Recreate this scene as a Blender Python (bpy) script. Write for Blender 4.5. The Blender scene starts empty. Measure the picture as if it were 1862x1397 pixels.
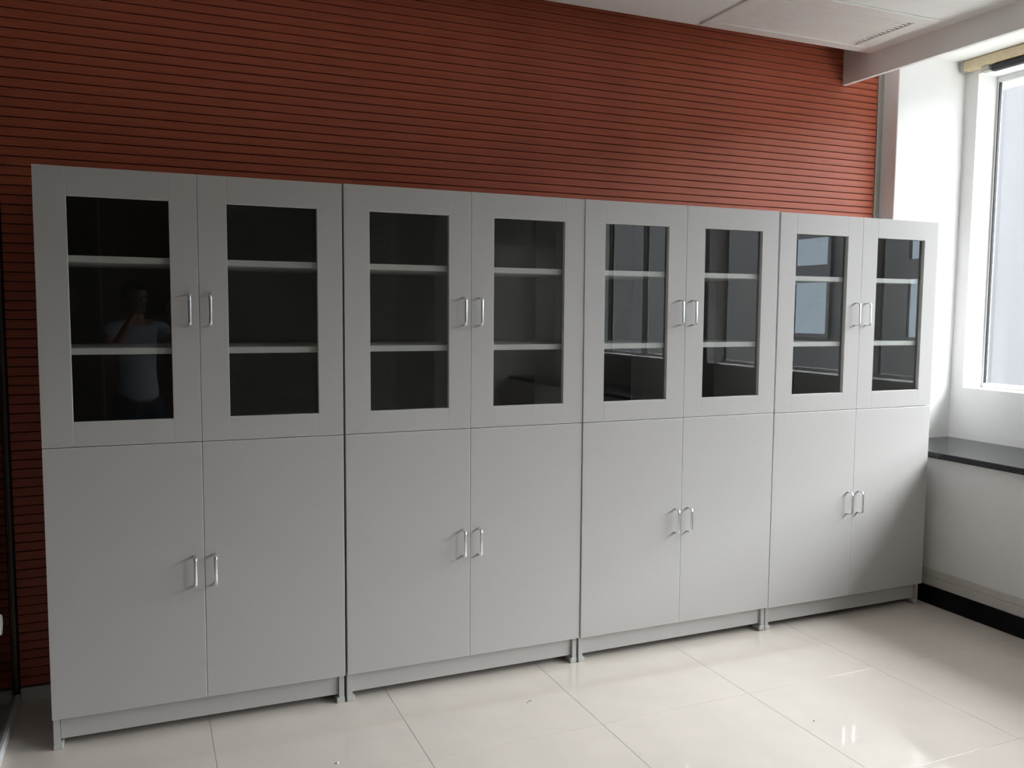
import bpy, bmesh, math, random
from mathutils import Vector, Matrix

random.seed(4)
scene = bpy.context.scene
col = scene.collection

# ------------------------------------------------------------------ camera
IMG_W, IMG_H, FOCAL_PX = 1862, 1397, 1564.77
cam_data = bpy.data.cameras.new('camera')
cam = bpy.data.objects.new('camera', cam_data)
col.objects.link(cam)
cam_data.sensor_fit = 'HORIZONTAL'
cam_data.sensor_width = 36.0
cam_data.lens = 36.0 * FOCAL_PX / IMG_W
cam_data.clip_start = 0.02
cam_data.clip_end = 300
CAM = Vector((0.28947, -2.8616, 1.3588))
yaw, pitch, roll = (math.radians(a) for a in (23.1703, -4.8331, 0.4287))
fwd = Vector((math.sin(yaw) * math.cos(pitch), math.cos(yaw) * math.cos(pitch), math.sin(pitch)))
r0 = Vector((math.cos(yaw), -math.sin(yaw), 0))
u0 = r0.cross(fwd)
right = r0 * math.cos(roll) + u0 * math.sin(roll)
up = u0 * math.cos(roll) - r0 * math.sin(roll)
m3 = Matrix((right, up, -fwd)).transposed()
cam.matrix_world = Matrix.Translation(CAM) @ m3.to_4x4()
scene.camera = cam

# ------------------------------------------------------------------ sky and exposure
world = bpy.data.worlds.new('overcast_sky')
scene.world = world
world.use_nodes = True
bg = world.node_tree.nodes['Background']
bg.inputs['Color'].default_value = (0.95, 0.975, 1.0, 1)
bg.inputs['Strength'].default_value = 4.0
vs = scene.view_settings
vs.view_transform = 'Standard'
vs.look = 'None'
vs.exposure = 2.4
vs.gamma = 1.0
vs.use_curve_mapping = False
cy = scene.cycles
cy.use_denoising = True
cy.max_bounces = 14
cy.diffuse_bounces = 8
cy.glossy_bounces = 6
cy.transmission_bounces = 8
cy.transparent_max_bounces = 16
cy.sample_clamp_indirect = 6.0


def portal(name, y0, y1, z0, z1, x):
    """Light portal in a window opening: emits nothing, only guides the sky sampling."""
    d = bpy.data.lights.new(name, 'AREA')
    d.shape = 'RECTANGLE'
    d.size = z1 - z0
    d.size_y = abs(y1 - y0)
    d.cycles.is_portal = True
    o = bpy.data.objects.new(name, d)
    col.objects.link(o)
    o.location = (x, (y0 + y1) / 2, (z0 + z1) / 2)
    o.rotation_euler = (0, math.radians(90), 0)   # local -Z looks along -X, into the room


# ------------------------------------------------------------------ helpers
def tag(o, label=None, cat=None, group=None, kind=None):
    if label: o['label'] = label
    if cat: o['category'] = cat
    if group: o['group'] = group
    if kind: o['kind'] = kind
    return o


def link(name, me, mat=None, parent=None, smooth=False):
    o = bpy.data.objects.new(name, me)
    col.objects.link(o)
    if mat and not me.materials:
        me.materials.append(mat)
    if parent:
        o.parent = parent
    if smooth:
        for p in me.polygons:
            p.use_smooth = True
    return o


def empty(name, loc=(0, 0, 0), parent=None):
    o = bpy.data.objects.new(name, None)
    o.empty_display_size = 0.1
    col.objects.link(o)
    o.location = loc
    if parent:
        o.parent = parent
    return o


def add_box(bm, a, b, bevel=0.0, seg=1):
    lo = [min(p, q) for p, q in zip(a, b)]
    hi = [max(p, q) for p, q in zip(a, b)]
    vs_ = [bm.verts.new((x, y, z)) for x in (lo[0], hi[0]) for y in (lo[1], hi[1]) for z in (lo[2], hi[2])]
    fs = [(0, 1, 3, 2), (4, 6, 7, 5), (0, 4, 5, 1), (2, 3, 7, 6), (0, 2, 6, 4), (1, 5, 7, 3)]
    faces = [bm.faces.new([vs_[i] for i in f]) for f in fs]
    if bevel > 0:
        es = list({e for f in faces for e in f.edges})
        bmesh.ops.bevel(bm, geom=es, offset=bevel, segments=seg, affect='EDGES', profile=0.5)


def mesh_from(bm, name):
    bmesh.ops.recalc_face_normals(bm, faces=bm.faces[:])
    me = bpy.data.meshes.new(name)
    bm.to_mesh(me)
    bm.free()
    return me


def boxes(name, lst, mat, parent=None, bevel=0.0, seg=1):
    bm = bmesh.new()
    for a, b in lst:
        add_box(bm, a, b, bevel, seg)
    return link(name, mesh_from(bm, name), mat, parent)


def box(name, a, b, mat, parent=None, bevel=0.0, seg=1):
    return boxes(name, [(a, b)], mat, parent, bevel, seg)


def sweep_rect(path, wdir, w, t):
    """Bar of rectangular section w (along wdir) x t swept along a planar path."""
    bm = bmesh.new()
    wdir = Vector(wdir)
    rings = []
    n = len(path)
    for i, p in enumerate(path):
        p = Vector(p)
        tan = (Vector(path[min(i + 1, n - 1)]) - Vector(path[max(i - 1, 0)])).normalized()
        nor = tan.cross(wdir).normalized()
        c = 0.28
        prof = [(-.5, -.5 + c), (-.5, .5 - c), (-.5 + c * t / w, .5), (.5 - c * t / w, .5), (.5, .5 - c), (.5, -.5 + c), (.5 - c * t / w, -.5), (-.5 + c * t / w, -.5)]
        rings.append([bm.verts.new(p + wdir * (a * w) + nor * (b * t)) for a, b in prof])
    k = len(rings[0])
    for r1, r2 in zip(rings, rings[1:]):
        for j in range(k):
            bm.faces.new((r1[j], r1[(j + 1) % k], r2[(j + 1) % k], r2[j]))
    bm.faces.new(rings[0])
    bm.faces.new(rings[-1][::-1])
    return mesh_from(bm, 'sweep')


# ------------------------------------------------------------------ materials
def mat(name, color, rough=0.5, metal=0.0, spec=0.5, noise=0.0, nscale=30.0, stretch=(1, 1, 1), bump=0.0, coat=0.0):
    m = bpy.data.materials.new(name)
    m.use_nodes = True
    nt = m.node_tree
    b = nt.nodes['Principled BSDF']
    b.inputs['Base Color'].default_value = (*color, 1)
    b.inputs['Roughness'].default_value = rough
    b.inputs['Metallic'].default_value = metal
    b.inputs['Specular IOR Level'].default_value = spec
    b.inputs['Coat Weight'].default_value = coat
    b.inputs['Coat Roughness'].default_value = 0.05
    if noise or bump:
        tc = nt.nodes.new('ShaderNodeTexCoord')
        mp = nt.nodes.new('ShaderNodeMapping')
        mp.inputs['Scale'].default_value = stretch
        nz = nt.nodes.new('ShaderNodeTexNoise')
        nz.inputs['Scale'].default_value = nscale
        nz.inputs['Detail'].default_value = 5
        nt.links.new(tc.outputs['Object'], mp.inputs['Vector'])
        nt.links.new(mp.outputs['Vector'], nz.inputs['Vector'])
        if noise:
            rp = nt.nodes.new('ShaderNodeValToRGB')
            rp.color_ramp.elements[0].position = 0.3
            rp.color_ramp.elements[1].position = 0.7
            rp.color_ramp.elements[0].color = (*[c * (1 - noise) for c in color], 1)
            rp.color_ramp.elements[1].color = (*[min(1, c * (1 + noise)) for c in color], 1)
            nt.links.new(nz.outputs['Fac'], rp.inputs['Fac'])
            nt.links.new(rp.outputs['Color'], b.inputs['Base Color'])
        if bump:
            bp = nt.nodes.new('ShaderNodeBump')
            bp.inputs['Strength'].default_value = bump
            bp.inputs['Distance'].default_value = 0.001
            nt.links.new(nz.outputs['Fac'], bp.inputs['Height'])
            nt.links.new(bp.outputs['Normal'], b.inputs['Normal'])
    return m


def thin_glass(name, tint=(1, 1, 1), rough=0.0, r0=.075):
    m = bpy.data.materials.new(name)
    m.use_nodes = True
    nt = m.node_tree
    nt.nodes.remove(nt.nodes['Principled BSDF'])
    out = nt.nodes['Material Output']
    tr = nt.nodes.new('ShaderNodeBsdfTransparent')
    tr.inputs['Color'].default_value = (*tint, 1)
    gl = nt.nodes.new('ShaderNodeBsdfGlossy')
    gl.inputs['Roughness'].default_value = rough
    lw = nt.nodes.new('ShaderNodeLayerWeight'); lw.inputs['Blend'].default_value = 0.5      # Schlick reflectance, the same from both sides
    pw = nt.nodes.new('ShaderNodeMath'); pw.operation = 'POWER'; pw.inputs[1].default_value = 5.0
    fr = nt.nodes.new('ShaderNodeMath'); fr.operation = 'MULTIPLY_ADD'
    fr.inputs[1].default_value = 1 - r0; fr.inputs[2].default_value = r0
    nt.links.new(lw.outputs['Facing'], pw.inputs[0])
    nt.links.new(pw.outputs[0], fr.inputs[0])
    mx = nt.nodes.new('ShaderNodeMixShader')
    nt.links.new(fr.outputs[0], mx.inputs[0])
    nt.links.new(tr.outputs[0], mx.inputs[1])
    nt.links.new(gl.outputs[0], mx.inputs[2])
    nt.links.new(mx.outputs[0], out.inputs[0])
    return m


M = {}
M['cab'] = mat('light_grey_laminate', (.475, .465, .46), .42, spec=.35, noise=.025, nscale=260, stretch=(.25, 1, 1.5), bump=.06)
M['band_highlight'] = mat('edge_banding_painted_highlight', (.66, .66, .65), .35, noise=.02, nscale=80)  # door edging, coloured lighter to paint in the highlight its edges catch
M['cab_in'] = mat('grey_carcass_board', (.40, .40, .39), .5, spec=.3, noise=.03, nscale=120)
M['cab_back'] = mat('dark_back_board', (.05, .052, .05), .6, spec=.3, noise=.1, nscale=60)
M['plastic'] = mat('grey_foot_plastic', (.5, .51, .49), .5, noise=.05, nscale=150)
M['alu'] = mat('brushed_aluminium', (.85, .86, .87), .28, metal=1.0, noise=.03, nscale=300, stretch=(1, 1, .05))
M['glass'] = thin_glass('door_glass', (.93, .96, .94))
M['win_glass'] = thin_glass('window_glass', (.96, .98, .97))
M['part_glass'] = thin_glass('dark_tinted_partition_glass', (.20, .16, .14), r0=.10)
M['white'] = mat('white_paint', (.84, .84, .835), .6, noise=.012, nscale=14, bump=.05)
M['ceil'] = mat('white_ceiling_paint', (.90, .90, .89), .75, noise=.012, nscale=9, bump=.04)
M['cover'] = mat('white_enamel', (.82, .82, .79), .4, noise=.015, nscale=40)
M['tile'] = mat('polished_cream_tile', (.74, .675, .615), .06, spec=.5, noise=.03, nscale=7, coat=.25)
M['grout'] = mat('grout', (.56, .52, .47), .8, noise=.1, nscale=80)
M['wood'] = mat('cherry_veneer', (.41, .098, .052), .45, spec=.25, noise=.14, nscale=28, stretch=(.12, 1, 3.0), bump=.05)
M['felt'] = mat('black_acoustic_felt', (.02, .012, .01), .95, noise=.2, nscale=200)
M['granite'] = mat('black_granite', (.010, .011, .012), .16, spec=.3, noise=.5, nscale=350)
M['black'] = mat('black_baseboard_tile', (.004, .004, .0045), .35, spec=.12, noise=.3, nscale=120)
M['basewood'] = mat('pale_skirting', (.60, .58, .54), .5, noise=.03, nscale=30)
M['trim'] = mat('grey_metal_trim', (.42, .42, .38), .45, metal=.35, noise=.04, nscale=200)
M['pvc'] = mat('white_window_pvc', (.80, .81, .80), .35, noise=.01, nscale=40)
M['rail'] = mat('beige_blind_rail', (.62, .52, .34), .5, noise=.1, nscale=60)
M['dark'] = mat('black_rubber', (.012, .012, .018), .5, noise=.2, nscale=90)
M['duct'] = mat('dark_duct_lining', (.02, .02, .02), .9, noise=.3, nscale=40)
M['bronze'] = mat('dark_bronze_frame', (.09, .075, .065), .4, metal=.6, noise=.05, nscale=120)
M['slat'] = mat('grey_blind_slat', (.42, .42, .40), .4, noise=.03, nscale=40)
M['rear'] = mat('beige_wall_paint', (.74, .72, .68), .7, noise=.03, nscale=8)
M['rear_panel'] = mat('brown_wall_panel', (.15, .105, .085), .6, spec=.3, noise=.1, nscale=20, stretch=(3, 1, .2))
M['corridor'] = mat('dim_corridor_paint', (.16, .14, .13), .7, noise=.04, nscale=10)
M['facade_a'] = mat('grey_render', (.034, .0343, .0385), .8, noise=.06, nscale=.8)
M['facade_b'] = mat('slate_panel_cladding', (.011, .013, .0155), .6, noise=.08, nscale=1.2)
M['facade_glass'] = mat('sky_reflecting_glass', (.2, .235, .27), .04, metal=.9, noise=.03, nscale=2)
M['concrete'] = mat('raw_concrete', (.35, .35, .34), .85, noise=.1, nscale=3)
M['street'] = mat('pale_paving', (.36, .35, .33), .9, noise=.2, nscale=2)

# ------------------------------------------------------------------ key dimensions (metres)
YW = 0.455            # face of the wood wall (cabinet fronts at y = 0)
XL = -0.134           # glass partition
YR = -5.0             # rear wall
ZC = 2.571            # main ceiling
XF = 3.437            # hanging fascia of the ceiling
XCOL, YCOL = 3.702, 0.352
XS = 3.67             # wall under the sill
XA = 4.155            # wall above the sill
XG = 4.29             # window glass
ZSILL, ZWB, ZWT = 0.722, 0.985, 2.556
WINS = [(-2.45, 0.28), (-4.75, -2.95)]  # second opening is unseen, added to fill the room with light

# ------------------------------------------------------------------ floor
fl = box('floor', (-2.2, YR - .1, -.10), (4.316, .56, -.0026), M['grout'])
tag(fl, 'floor slab with cream polished porcelain tiles', kind='structure')
P = 0.597
bm = bmesh.new()
add_box(bm, (.0006, .0006, -.0025), (P - .0006, P - .0006, 0), .0004)
tile_me = mesh_from(bm, 'floor_tile')
tile_me.materials.append(M['tile'])
x_first, y_first = 1.0535 - 5 * P, -.4605 + P
for i in range(-1, 11):
    for j in range(0, 10):
        x0, y1 = x_first + i * P, y_first - j * P
        if x0 > 3.66 or y1 < YR: continue
        t = link('floor_tile', tile_me, None, fl)
        t.location = (x0, y1 - P + (0 if j else 0), 0)
# row of cut tiles that ends at the wood wall
bm = bmesh.new()
add_box(bm, (.0006, .0006, -.0025), (P - .0006, .46 - y_first, 0), .0004)
cut_me = mesh_from(bm, 'cut_floor_tile')
cut_me.materials.append(M['tile'])
for i in range(-1, 9):
    t = link('floor_tile', cut_me, None, fl)
    t.location = (x_first + i * P, y_first, 0)

# ------------------------------------------------------------------ wood slat wall
wb = box('wall_back', (-2.2, YW + .006, -.1), (3.70, YW + .15, 2.80), M['felt'])
tag(wb, 'cherry brown grooved acoustic slat wall behind the cabinets', kind='structure')
bm = bmesh.new()
add_box(bm, (XL, YW - .006, 0), (3.666, YW + .006, .0286), .0012)
slat_me = mesh_from(bm, 'wood_slat')
slat_me.materials.append(M['wood'])
SP = .0317
z0 = 1.8575 - 58 * SP + .0017
for k in range(0, 90):
    z = z0 + k * SP
    if z < .036 or z > 2.74: continue
    link('wood_slat', slat_me, None, wb).location = (0, 0, z)
o = box('baseboard_back', (XL, YW - .016, 0), (3.66, YW + .004, .046), M['basewood'], bevel=.002)
tag(o, kind='structure')
o = box('trim_1', (3.667, YW - .012, 0), (XCOL, YW + .05, 2.75), M['trim'], bevel=.002)
tag(o, kind='structure')

# ------------------------------------------------------------------ column, window wall
o = box('wall_column', (XCOL, YCOL, -.1), (4.316, .62, 2.80), M['white'], bevel=.003)
tag(o, kind='structure')
wl = [((XS, YR - .1, -.1), (4.316, YCOL, .694)), ((XA, YR - .1, .694), (4.316, YCOL, ZWB)),
      ((XA, YR - .1, ZWT), (4.316, YCOL, 2.80)), ((XA, WINS[0][1], ZWB), (4.316, YCOL, ZWT)),
      ((XA, WINS[1][1], ZWB), (4.316, WINS[0][0], ZWT)), ((XA, YR - .1, ZWB), (4.316, WINS[1][0], ZWT))]
wr = boxes('wall_right', wl, M['white'])
tag(wr, kind='structure')
o = box('window_sill', (3.642, YR, .694), (XA, YCOL, ZSILL), M['granite'], bevel=.003, seg=2)
tag(o, 'polished black granite sill running along the window wall', 'window sill')
o = box('baseboard_right', (3.655, YR, 0), (XS, YCOL, .086), M['black'], bevel=.0015)
tag(o, kind='structure')
o = boxes('baseboard_right_upper', [((3.661, YR, .087), (XS, YCOL, .130)), ((3.664, YR, .131), (XS, YCOL, .166))], M['basewood'], bevel=.002)
tag(o, kind='structure')

for n, (y0, y1) in enumerate(WINS):
    w = boxes('window_%d' % (n + 1), [((XG, y0, ZWB), (XG + .026, y1, ZWB + .022)), ((XG, y0, ZWT - .03), (XG + .026, y1, ZWT)),
                                     ((XG, y0, ZWB + .022), (XG + .026, y0 + .03, ZWT - .03)), ((XG, y1 - .012, ZWB + .022), (XG + .026, y1, ZWT - .03))], M['pvc'], bevel=.002)
    tag(w, kind='structure')
    ms = [-.95, -1.95] if n == 0 else [-3.55, -4.15]
    for yy in ms:
        box('mullion', (XG, yy - .025, ZWB + .022), (XG + .026, yy + .025, ZWT - .03), M['pvc'], w, bevel=.002)
    ys = [y0 + .03, ms[1] - .025, ms[1] + .025, ms[0] - .025, ms[0] + .025, y1 - .012]
    for a, b in zip(ys[::2], ys[1::2]):
        bm = bmesh.new()
        q = [bm.verts.new(v) for v in ((XG + .022, a, ZWB + .022), (XG + .022, b, ZWB + .022), (XG + .022, b, ZWT - .03), (XG + .022, a, ZWT - .03))]
        bm.faces.new(q)
        link('window_pane', mesh_from(bm, 'window_pane'), M['win_glass'], w)
        g = .006
        boxes('gasket', [((XG - .002, a, ZWB + .022), (XG + .012, a + g, ZWT - .03)), ((XG - .002, b - g, ZWB + .022), (XG + .012, b, ZWT - .03))], M['dark'], w)
    portal('window_portal', y0, y1, ZWB, ZWT, XG + .06)

# blind headrail at the top of the near window
hr = empty('blind_headrail', (4.10, 0, 2.575))
tag(hr, 'beige blind headrail with dark track along the window head', 'blind rail')
box('rail', (0, -2.45, 0), (.05, .330, .048), M['rail'], hr, bevel=.004)
box('end_cap', (-.004, .330, -.004), (.054, .345, .052), M['trim'], hr, bevel=.004)
box('track', (.012, -2.45, -.034), (.042, .180, -.004), M['dark'], hr, bevel=.003)
box('bracket', (.010, .19, -.028), (.045, .235, 0), M['trim'], hr, bevel=.002)

# ------------------------------------------------------------------ ceiling
ce = box('ceiling', (-2.2, YR - .1, ZC), (XF, .288, 2.63), M['ceil'])
tag(ce, kind='structure')
o = box('ceiling_slab', (-2.3, YR - .1, 2.80), (4.316, .62, 2.90), M['duct'])
tag(o, kind='structure')
o = box('ceiling_recess', (XF + .02, YR - .1, 2.626), (4.316, .45, 2.80), M['ceil'])
tag(o, kind='structure')
o = box('trim_2', (XF, YR - .1, 2.462), (XF + .02, .447, 2.80), M['ceil'])
tag(o, kind='structure')

# return air grille in the ceiling
g = empty('air_grille', (2.47, -.185, ZC))
tag(g, 'white louvred air return grille set in the ceiling', 'air grille')
gx, gy, gz = .87, .447, -.009
ix0, ix1, iy0, iy1 = .07, .792, .055, .39
boxes('frame', [((0, 0, gz), (gx, iy0, 0)), ((0, iy1, gz), (gx, gy, 0)), ((0, iy0, gz), (ix0, iy1, 0)), ((ix1, iy0, gz), (gx, iy1, 0))], M['cover'], g, bevel=.003)
box('duct_backing', (ix0, iy0, -.0012), (ix1, iy1, -.0004), M['duct'], g)
nb = 15
pt = (iy1 - iy0) / nb
bm = bmesh.new()
lx = ix1 - ix0
add_box(bm, (0, .0018, -.0055), (lx - .022, pt - .0018, -.002), .0008)
add_box(bm, (lx - .024, .0055, -.0055), (lx, pt - .0055, -.002), .0006)
lv_me = mesh_from(bm, 'louvre')
lv_me.materials.append(M['cover'])
for k in range(nb):
    link('louvre', lv_me, None, g).location = (ix0, iy0 + k * pt, 0)

# ------------------------------------------------------------------ left glass partition, corridor, rear wall
pl = box('wall_left', (XL - .045, YR, 2.50), (XL, YW - .018, ZC), M['bronze'], bevel=.002)
box('bottom_rail', (XL - .040, YR, 0), (XL, YW - .018, .032), M['pvc'], pl, bevel=.003)
for y in (YW - .024, -1.6, -3.6):
    box('post', (XL - .03, y, .032), (XL - .004, y + (.008 if y > 0 else .04), 2.50), M['bronze'], pl, bevel=.001)
tag(pl, 'glass partition with white bottom rail', kind='structure')
for a, b in ((-1.56, YW - .024), (-3.56, -1.6), (YR, -3.6)):
    bm = bmesh.new()
    bm.faces.new([bm.verts.new(v) for v in ((XL - .012, a, .032), (XL - .012, b, .032), (XL - .012, b, 2.5), (XL - .012, a, 2.5))])
    link('glass_pane', mesh_from(bm, 'glass_pane'), M['part_glass'], pl)
# white glass clamp seen at the picture's border
bm = bmesh.new()
bmesh.ops.create_cone(bm, cap_ends=True, segments=32, radius1=.034, radius2=.030, depth=.016, matrix=Matrix.Translation((XL - .002, .062, .405)) @ Matrix.Rotation(math.radians(90), 4, 'Y'))
link('glass_clamp', mesh_from(bm, 'glass_clamp'), M['pvc'], pl)
o = box('wall_far_left', (-2.3, YR - .1, -.1), (-2.2, .6, 2.8), M['corridor'])
tag(o, kind='structure')
o = box('wall_rear', (-2.2, YR - .1, 0), (4.316, YR, 2.8), M['rear'])
tag(o, kind='structure')

o = box('wall_rear_panel', (XL, YR, 0), (.74, YR + .02, ZC), M['rear_panel'])
tag(o, kind='structure')

# venetian blinds on the rear wall (they show as reflections in the cabinet glass)
bm = bmesh.new()
add_box(bm, (-.5, -.0125, -.0004), (.5, .0125, .0004))
bs_me = mesh_from(bm, 'blind_slat')
bs_me.materials.append(M['slat'])


def blind(x0, x1, z0, z1, label):
    b = empty('venetian_blind', ((x0 + x1) / 2, YR + .05, z1))
    tag(b, label, 'blind', 'venetian blinds on the rear wall')
    w = x1 - x0
    box('headrail', (-w / 2, -.02, 0), (w / 2, .02, .035), M['trim'], b, bevel=.002)
    n = int((z1 - z0) / .024)
    for k in range(n):
        s = link('blind_slat', bs_me, None, b)
        s.scale = (w, 1, 1)
        s.location = (0, 0, -.02 - k * .024)
        s.rotation_euler = (math.radians(-38), 0, 0)
    box('bottom_rail', (-w / 2, -.012, z0 - z1 - .02), (w / 2, .012, z0 - z1), M['trim'], b, bevel=.002)
    for x in (-w * .35, w * .35):
        box('ladder_cord', (x - .004, .013, z0 - z1), (x + .004, .0145, 0), M['slat'], b)


blind(.80, 2.42, .45, 2.50, 'long wide lowered venetian blind with grey slats on rear wall')
blind(2.48, 3.25, .45, 2.50, 'narrow lowered venetian blind in the middle of rear wall')
blind(3.40, 3.80, 2.02, 2.50, 'short raised venetian blind beside the lowered ones on rear wall')
blind(3.87, 4.12, 2.02, 2.50, 'short raised venetian blind in the corner by the window wall')

# ------------------------------------------------------------------ cabinets
D, TH = 0.40, 0.018
ZT, ZM0, ZM1, ZB = 1.773, .9420, .9395, .103
DW = .4478


def rounded_handle():
    h, d, r, n = .048, .030, .012, 6
    pts = [(0, 0, -h), (0, -d + r, -h)]
    for k in range(1, n + 1):
        a = math.pi / 2 * k / n
        pts.append((0, -d + r - r * math.sin(a), -h + r - r * math.cos(a)))
    pts += [(0, p[1], -p[2]) for p in reversed(pts)]
    me = sweep_rect(pts, (1, 0, 0), .010, .005)
    for p in me.polygons: p.use_smooth = True
    me.materials.append(M['alu'])
    return me


handle_me = rounded_handle()


def highlight_band_edges(o, opening=None):
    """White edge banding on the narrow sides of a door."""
    o.data.materials.append(M['band_highlight'])
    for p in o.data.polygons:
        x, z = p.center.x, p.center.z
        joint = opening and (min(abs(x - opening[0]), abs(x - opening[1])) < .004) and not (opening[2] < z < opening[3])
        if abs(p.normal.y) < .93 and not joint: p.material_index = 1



def make_cabinet(loc, rz, tilt, label):
    c = empty('display_cabinet', loc)
    c.rotation_euler = (0, tilt, rz)
    tag(c, label, 'cabinet', 'row of glass fronted cabinets along the wood wall')
    Wd = .898
    y0 = TH + .001      # carcass front
    for x in (0.001, Wd - TH - .001):
        box('side_panel', (x, y0, .018), (x + TH, D, ZT - .002), M['cab'], c, bevel=.0006)
    box('top_panel', (.001 + TH, y0, ZT - TH - .002), (Wd - TH - .001, D, ZT - .002), M['cab'], c, bevel=.0006)
    box('bottom_panel', (.001 + TH, y0, .105), (Wd - TH - .001, D - .01, .105 + TH), M['cab_in'], c)
    box('middle_panel', (.001 + TH, y0, .932), (Wd - TH - .001, D - .01, .932 + TH), M['cab_in'], c)
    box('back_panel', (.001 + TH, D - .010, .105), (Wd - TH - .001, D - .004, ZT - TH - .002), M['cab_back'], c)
    box('divider', (Wd / 2 - .009, y0 + .02, .950), (Wd / 2 + .009, D - .010, ZT - TH - .002), M['cab_in'], c)
    for zt in (1.516, 1.238):
        for a, b in ((.001 + TH, Wd / 2 - .009), (Wd / 2 + .009, Wd - TH - .001)):
            box('shelf', (a, y0 + .008, zt - .020), (b, D - .010, zt), M['cab'], c, bevel=.0008)
    # plinth and plastic feet
    box('plinth', (.001 + TH + .001, y0 + .011, .028), (Wd - TH - .002, y0 + .027, .104), M['cab'], c, bevel=.0008)
    for x in (.0, Wd - .027):
        for y in (y0 - .003, D - .05):
            box('foot', (x, y, 0), (x + .027, y + .05, .020), M['plastic'], c, bevel=.002)
    # doors
    for s in (0, 1):
        dx = .0004 if s == 0 else Wd - DW - .0004
        hx = DW - .0285 if s == 0 else .0305
        # glazed upper door
        gl0, gl1, gz0, gz1 = .086, .3665, 1.0165, 1.6885
        d = boxes('glazed_door', [((0, 0, 0), (gl0, TH, ZT - ZM0)), ((gl1, 0, 0), (DW, TH, ZT - ZM0)),
                                  ((gl0, 0, 0), (gl1, TH, gz0 - ZM0)), ((gl0, 0, gz1 - ZM0), (gl1, TH, ZT - ZM0))], M['cab'], c, bevel=.0010, seg=2)
        d.location = (dx, 0, ZM0)
        highlight_band_edges(d, (gl0, gl1, gz0 - ZM0, gz1 - ZM0))
        bm = bmesh.new()
        bm.faces.new([bm.verts.new(v) for v in ((gl0 - .006, TH - .003, gz0 - ZM0 - .006), (gl1 + .006, TH - .003, gz0 - ZM0 - .006), (gl1 + .006, TH - .003, gz1 - ZM0 + .006), (gl0 - .006, TH - .003, gz1 - ZM0 + .006))])
        link('glass_pane', mesh_from(bm, 'glass_pane'), M['glass'], d)
        h = link('handle', handle_me, None, d)
        h.location = (hx, 0, 1.3565 - ZM0)
        # solid lower door
        d = box('solid_door', (0, 0, 0), (DW, TH, ZM1 - ZB), M['cab'], c, bevel=.0014, seg=2)
        d.location = (dx, 0, ZB)
        highlight_band_edges(d)
        h = link('handle', handle_me, None, d)
        h.location = (hx, 0, .5265 - ZB)
    return c


CABS = [((.0017, .0113, 0), -.0117, .0012, 'light grey cabinet at the row end beside the glass partition'),
        ((.9062, 0, 0), .0012, 0, 'light grey cabinet second in the row from the glass partition'),
        ((1.8062, -.0031, 0), .0001, -.0032, 'light grey cabinet second in the row from the window wall'),
        ((2.7102, -.003, 0), .004, -.0004, 'light grey cabinet at the row end beside the window sill')]
for loc, rz, tilt, label in CABS:
    loc = (loc[0] - .9 * tilt, loc[1], loc[2])
    make_cabinet(loc, rz, tilt, label)

# ------------------------------------------------------------------ outside
o = box('street_ground', (4.6, -60, -7.3), (70, 40, -7.0), M['street'])
tag(o, kind='structure')
o = box('added_shade_slab', (4.32, -8, 2.70), (5.05, 3.2, 2.95), M['concrete'])  # unseen slab, added to cut the steep sky light through the windows
tag(o, kind='structure')
wing = boxes('neighbouring_wing', [((4.7, 3.2, -7), (15, 6, 9))], M['facade_a'])
tag(wing, 'pale concrete wing of the building outside the window', 'building')
bl = empty('opposite_building', (16.3, 0, -7))
tag(bl, 'slate clad building across the street with tall windows', 'building')
YB = [-14.6 + 3.7 * k for k in range(0, 4)]
box('wall', (0.10, -36, 0), (6, 3.0, 12.2), M['facade_b'], bl)
bm = bmesh.new()
for a, b in (((0, -.70, -.1), (.12, -.60, 2.55)), ((0, .60, -.1), (.12, .70, 2.55)), ((0, -.6, -.1), (.12, .6, 0)), ((0, -.6, 2.46), (.12, .6, 2.55)), ((0, -.6, 1.32), (.12, .6, 1.76))):
    add_box(bm, a, b)
wf_me = mesh_from(bm, 'window_frame')
wf_me.materials.append(M['dark'])
bm = bmesh.new()
add_box(bm, (.05, -.6, 0), (.099, .6, 1.32))
pa_me = mesh_from(bm, 'pane')
pa_me.materials.append(M['facade_glass'])
bm = bmesh.new()
add_box(bm, (.05, -.6, 1.76), (.099, .6, 2.46))
pb_me = mesh_from(bm, 'pane')
pb_me.materials.append(M['facade_glass'])
for y in YB:
    for fz in (-3.6, 0):
        w = link('window_frame', wf_me, None, bl)
        w.location = (0, y, 7.84 + fz)
        link('pane', pa_me, None, w)
        link('pane', pb_me, None, w)

# ------------------------------------------------------------------ the photographer, mirrored in the cabinet glass
M['skin'] = mat('skin', (.45, .27, .19), .5, noise=.05, nscale=30)
M['hair'] = mat('dark_hair', (.012, .010, .009), .45, noise=.3, nscale=120, stretch=(1, 1, .1))
M['shirt'] = mat('pale_blue_cotton', (.50, .58, .68), .8, noise=.05, nscale=40, bump=.2)
M['denim'] = mat('dark_denim', (.03, .045, .08), .85, noise=.2, nscale=200)
M['shoe'] = mat('dark_shoe', (.02, .02, .02), .5, noise=.2, nscale=60)
M['eye'] = mat('eye', (.05, .04, .035), .2, noise=.1, nscale=50)
M['phone'] = mat('black_phone_case', (.015, .015, .017), .25, noise=.1, nscale=60)


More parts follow.
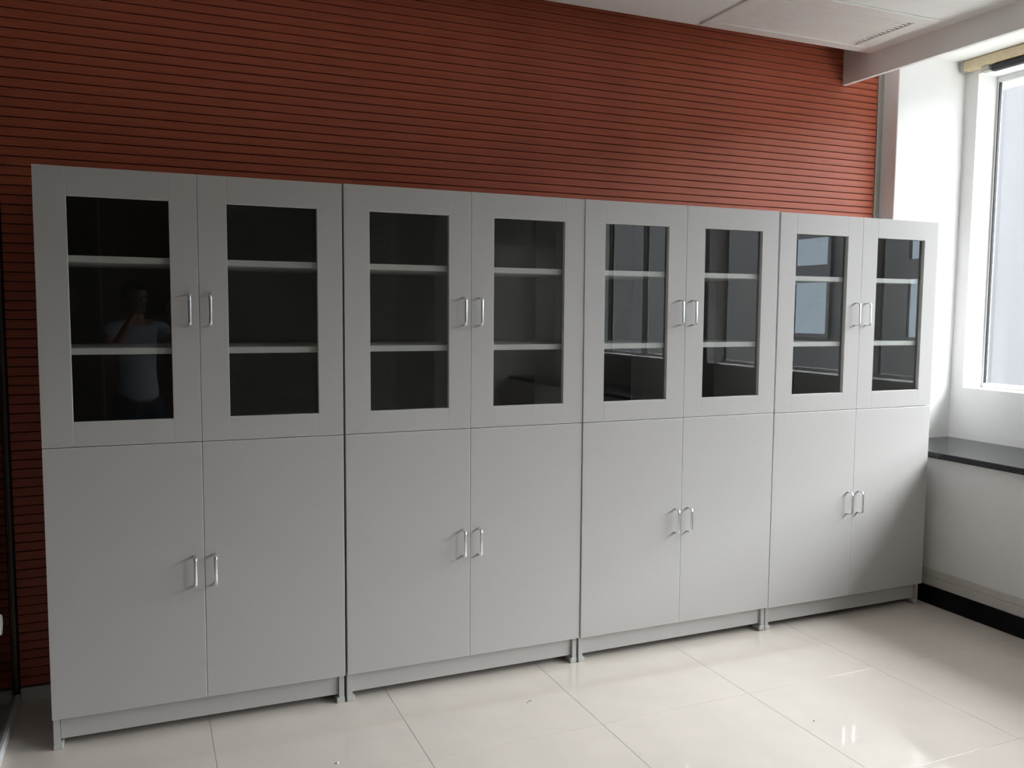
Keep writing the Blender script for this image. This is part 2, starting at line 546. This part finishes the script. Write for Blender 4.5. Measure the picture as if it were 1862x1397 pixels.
def skinned(name, verts, edges, material, sub=2, root=0, parent=None):
    """verts: (x, y, z, rx, ry); grows one continuous surface around the edges."""
    me = bpy.data.meshes.new(name)
    me.from_pydata([v[:3] for v in verts], edges, [])
    o = bpy.data.objects.new(name, me)
    col.objects.link(o)
    mod = o.modifiers.new('skin', 'SKIN')
    mod.use_smooth_shade = True
    for i, v in enumerate(verts):
        sv = me.skin_vertices[0].data[i]
        sv.radius = (v[3], v[4] if len(v) > 4 else v[3])
        sv.use_root = (i == root)
    ss = o.modifiers.new('subsurf', 'SUBSURF')
    ss.levels = ss.render_levels = sub
    dg = bpy.context.evaluated_depsgraph_get()
    dg.update()
    new = bpy.data.meshes.new_from_object(o.evaluated_get(dg))
    bpy.data.objects.remove(o)
    bpy.data.meshes.remove(me)
    new.name = name
    new.materials.clear()
    return link(name, new, material, parent, smooth=True)


V, Eg = [], []


def vert(*v):
    V.append(v)
    return len(V) - 1


def chain(start, pts):
    p = start
    for q in pts:
        i = vert(*q)
        if p is not None: Eg.append((p, i))
        p = i
    return p


hx = -.031      # the phone is held a little to one side
pel = vert(0, 0, .80, .115, .085)
che = chain(pel, [(0, 0, .93, .105, .075), (0, -.005, 1.08, .115, .08), (0, -.005, 1.20, .11, .07)])
nk = chain(che, [(0, 0, 1.285, .046, .046), (0, .012, 1.335, .050, .055), (0, .022, 1.385, .060, .075), (0, .02, 1.45, .070, .085), (0, .012, 1.50, .055, .065)])
for sx in (-1, 1):
    wr = chain(che, [(sx * .10, -.005, 1.245, .05, .05), (sx * .165, 0, 1.235, .045, .045), (sx * .205, .07, 1.14, .038, .038), (sx * .225, .14, 1.06, .034, .034),
                     (sx * .175 + .5 * hx, .23, 1.17, .031, .031), (sx * .128 + hx, .318, 1.285, .023, .020)])
    palm = chain(wr, [(sx * .111 + hx, .345, 1.325, .016, .022)])
    for k in range(4):       # four fingers curl round the far edge of the phone
        z = 1.388 - k * .0175
        ln = (.93, 1.0, .96, .80)[k]
        chain(palm, [(sx * .106 + hx, .356, z - .004, .0095, .0095), (sx * .101 + hx, .388, z, .0085, .0085), (sx * (.101 - .022 * ln) + hx, .400, z + .001, .0078, .0078), (sx * (.101 - .042 * ln) + hx, .397, z + .001, .0068, .0068)])
    chain(palm, [(sx * .101 + hx, .338, 1.345, .0105, .0105), (sx * .085 + hx, .338, 1.362, .0092, .0092), (sx * .066 + hx, .341, 1.372, .0078, .0078)])
    chain(pel, [(sx * .085, 0, .74, .075, .08), (sx * .095, .005, .43, .050, .052), (sx * .10, -.01, .09, .032, .036), (sx * .11, .07, .035, .035, .028)])
person = skinned('person', V, Eg, M['skin'], sub=2, root=pel)
person.location = (.17, -3.22, 0)
person.rotation_euler = (0, 0, -yaw)
tag(person, 'person in a pale blue shirt holding up a phone, facing the cabinets', 'person')

V, Eg = [], []
p0 = vert(0, 0, .735, .155, .112)
c0 = chain(p0, [(0, 0, .84, .140, .100), (0, 0, .95, .125, .092), (0, -.005, 1.09, .135, .096), (0, -.005, 1.195, .125, .083)])
chain(c0, [(0, 0, 1.265, .062, .062)])
for sx in (-1, 1):
    chain(c0, [(sx * .10, -.005, 1.245, .062, .062), (sx * .168, 0, 1.235, .060, .060), (sx * .20, .06, 1.155, .054, .054)])
skinned('shirt', V, Eg, M['shirt'], 2, p0, person)
V, Eg = [], []
p0 = vert(0, 0, .83, .122, .092)
for sx in (-1, 1):
    chain(p0, [(sx * .085, 0, .73, .085, .09), (sx * .095, .005, .43, .066, .068), (sx * .10, -.01, .07, .052, .056)])
skinned('trousers', V, Eg, M['denim'], 2, p0, person)
for sx in (-1, 1):
    V, Eg = [], []
    a0 = chain(None, [(sx * .10, -.035, .045, .036, .040), (sx * .104, .03, .042, .040, .038), (sx * .11, .10, .032, .042, .028), (sx * .113, .155, .026, .034, .022)])
    skinned('shoe', V, Eg, M['shoe'], 2, 0, person)
    bm = bmesh.new()
    bmesh.ops.create_uvsphere(bm, u_segments=12, v_segments=8, radius=.008, matrix=Matrix.Translation((sx * .030, .094, 1.435)))
    link('eye', mesh_from(bm, 'eye'), M['eye'], person, smooth=True)
    bm = bmesh.new()
    bmesh.ops.create_uvsphere(bm, u_segments=12, v_segments=8, radius=1, matrix=Matrix.Translation((sx * .074, .012, 1.425)) @ Matrix.Diagonal((.010, .017, .030, 1)))
    link('ear', mesh_from(bm, 'ear'), M['skin'], person, smooth=True)
bm = bmesh.new()
bmesh.ops.create_cone(bm, cap_ends=True, segments=10, radius1=.016, radius2=.006, depth=.045, matrix=Matrix.Translation((0, .104, 1.415)) @ Matrix.Rotation(math.radians(-18), 4, 'X'))
link('nose', mesh_from(bm, 'nose'), M['skin'], person, smooth=True)
bm = bmesh.new()
bmesh.ops.create_uvsphere(bm, u_segments=10, v_segments=6, radius=1, matrix=Matrix.Translation((0, .092, 1.375)) @ Matrix.Diagonal((.022, .008, .006, 1)))
link('mouth', mesh_from(bm, 'mouth'), M['skin'], person, smooth=True)
bm = bmesh.new()
bmesh.ops.create_uvsphere(bm, u_segments=28, v_segments=18, radius=1, matrix=Matrix.Translation((0, .002, 1.452)) @ Matrix.Diagonal((.086, .100, .094, 1)))
bmesh.ops.delete(bm, geom=[v for v in bm.verts if v.co.z < 1.40 or (v.co.y > .055 and v.co.z < 1.478)], context='VERTS')
hr_ = link('hair', mesh_from(bm, 'hair'), M['hair'], person, smooth=True)
sd = hr_.modifiers.new('thickness', 'SOLIDIFY'); sd.thickness = .012

ph = empty('phone', CAM - fwd * .010)
ph.rotation_euler = m3.to_euler()
tag(ph, 'black phone held sideways in the hands of the person', 'phone')
box('case', (-.072, -.037, -.004), (.072, .037, .004), M['phone'], ph, bevel=.003, seg=2)
bm = bmesh.new()
bmesh.ops.create_cone(bm, cap_ends=True, segments=20, radius1=.0045, radius2=.0045, depth=.002, matrix=Matrix.Translation((0, 0, -.005)))
link('lens', mesh_from(bm, 'lens'), M['eye'], ph)

# ------------------------------------------------------------------ specks left on the floor
M['paper'] = mat('white_paper', (.8, .8, .78), .8, noise=.05, nscale=200)
M['crumb'] = mat('dark_crumb', (.06, .05, .04), .9, noise=.2, nscale=300)
bm = bmesh.new()
add_box(bm, (-.009, -.004, 0), (.009, .004, .0015), .0006)
for v in bm.verts:
    v.co.z += .004 * abs(v.co.x) / .009 * (1 if v.co.z > .001 else 0)
o = link('paper_scrap', mesh_from(bm, 'paper_scrap'), M['paper'])
o.location = (.792, -.376, 0)
o.scale = (.6, .6, .6)
o.rotation_euler = (0, 0, .9)
tag(o, 'tiny white paper scrap lying on the floor tiles', 'litter')
o = link('fibre', sweep_rect([(.02 * math.cos(a) * (1 + .4 * a), .012 * math.sin(2 * a), .0012) for a in [k * .18 for k in range(12)]], (0, 0, 1), .0022, .0018), M['crumb'])
o.location = (1.490, -.222, 0)
o.scale = (.6, .6, .6)
tag(o, 'short dark curled fibre lying on the floor tiles', 'litter')
bm = bmesh.new()
bmesh.ops.create_icosphere(bm, subdivisions=2, radius=.004, matrix=Matrix.Translation((0, 0, .0022)) @ Matrix.Diagonal((1.5, .9, .6, 1)))
o = link('crumb', mesh_from(bm, 'crumb'), M['crumb'])
o.location = (2.316, -.713, 0)
o.scale = (.55, .55, .55)
tag(o, 'small dark crumb lying on the floor tiles', 'litter')
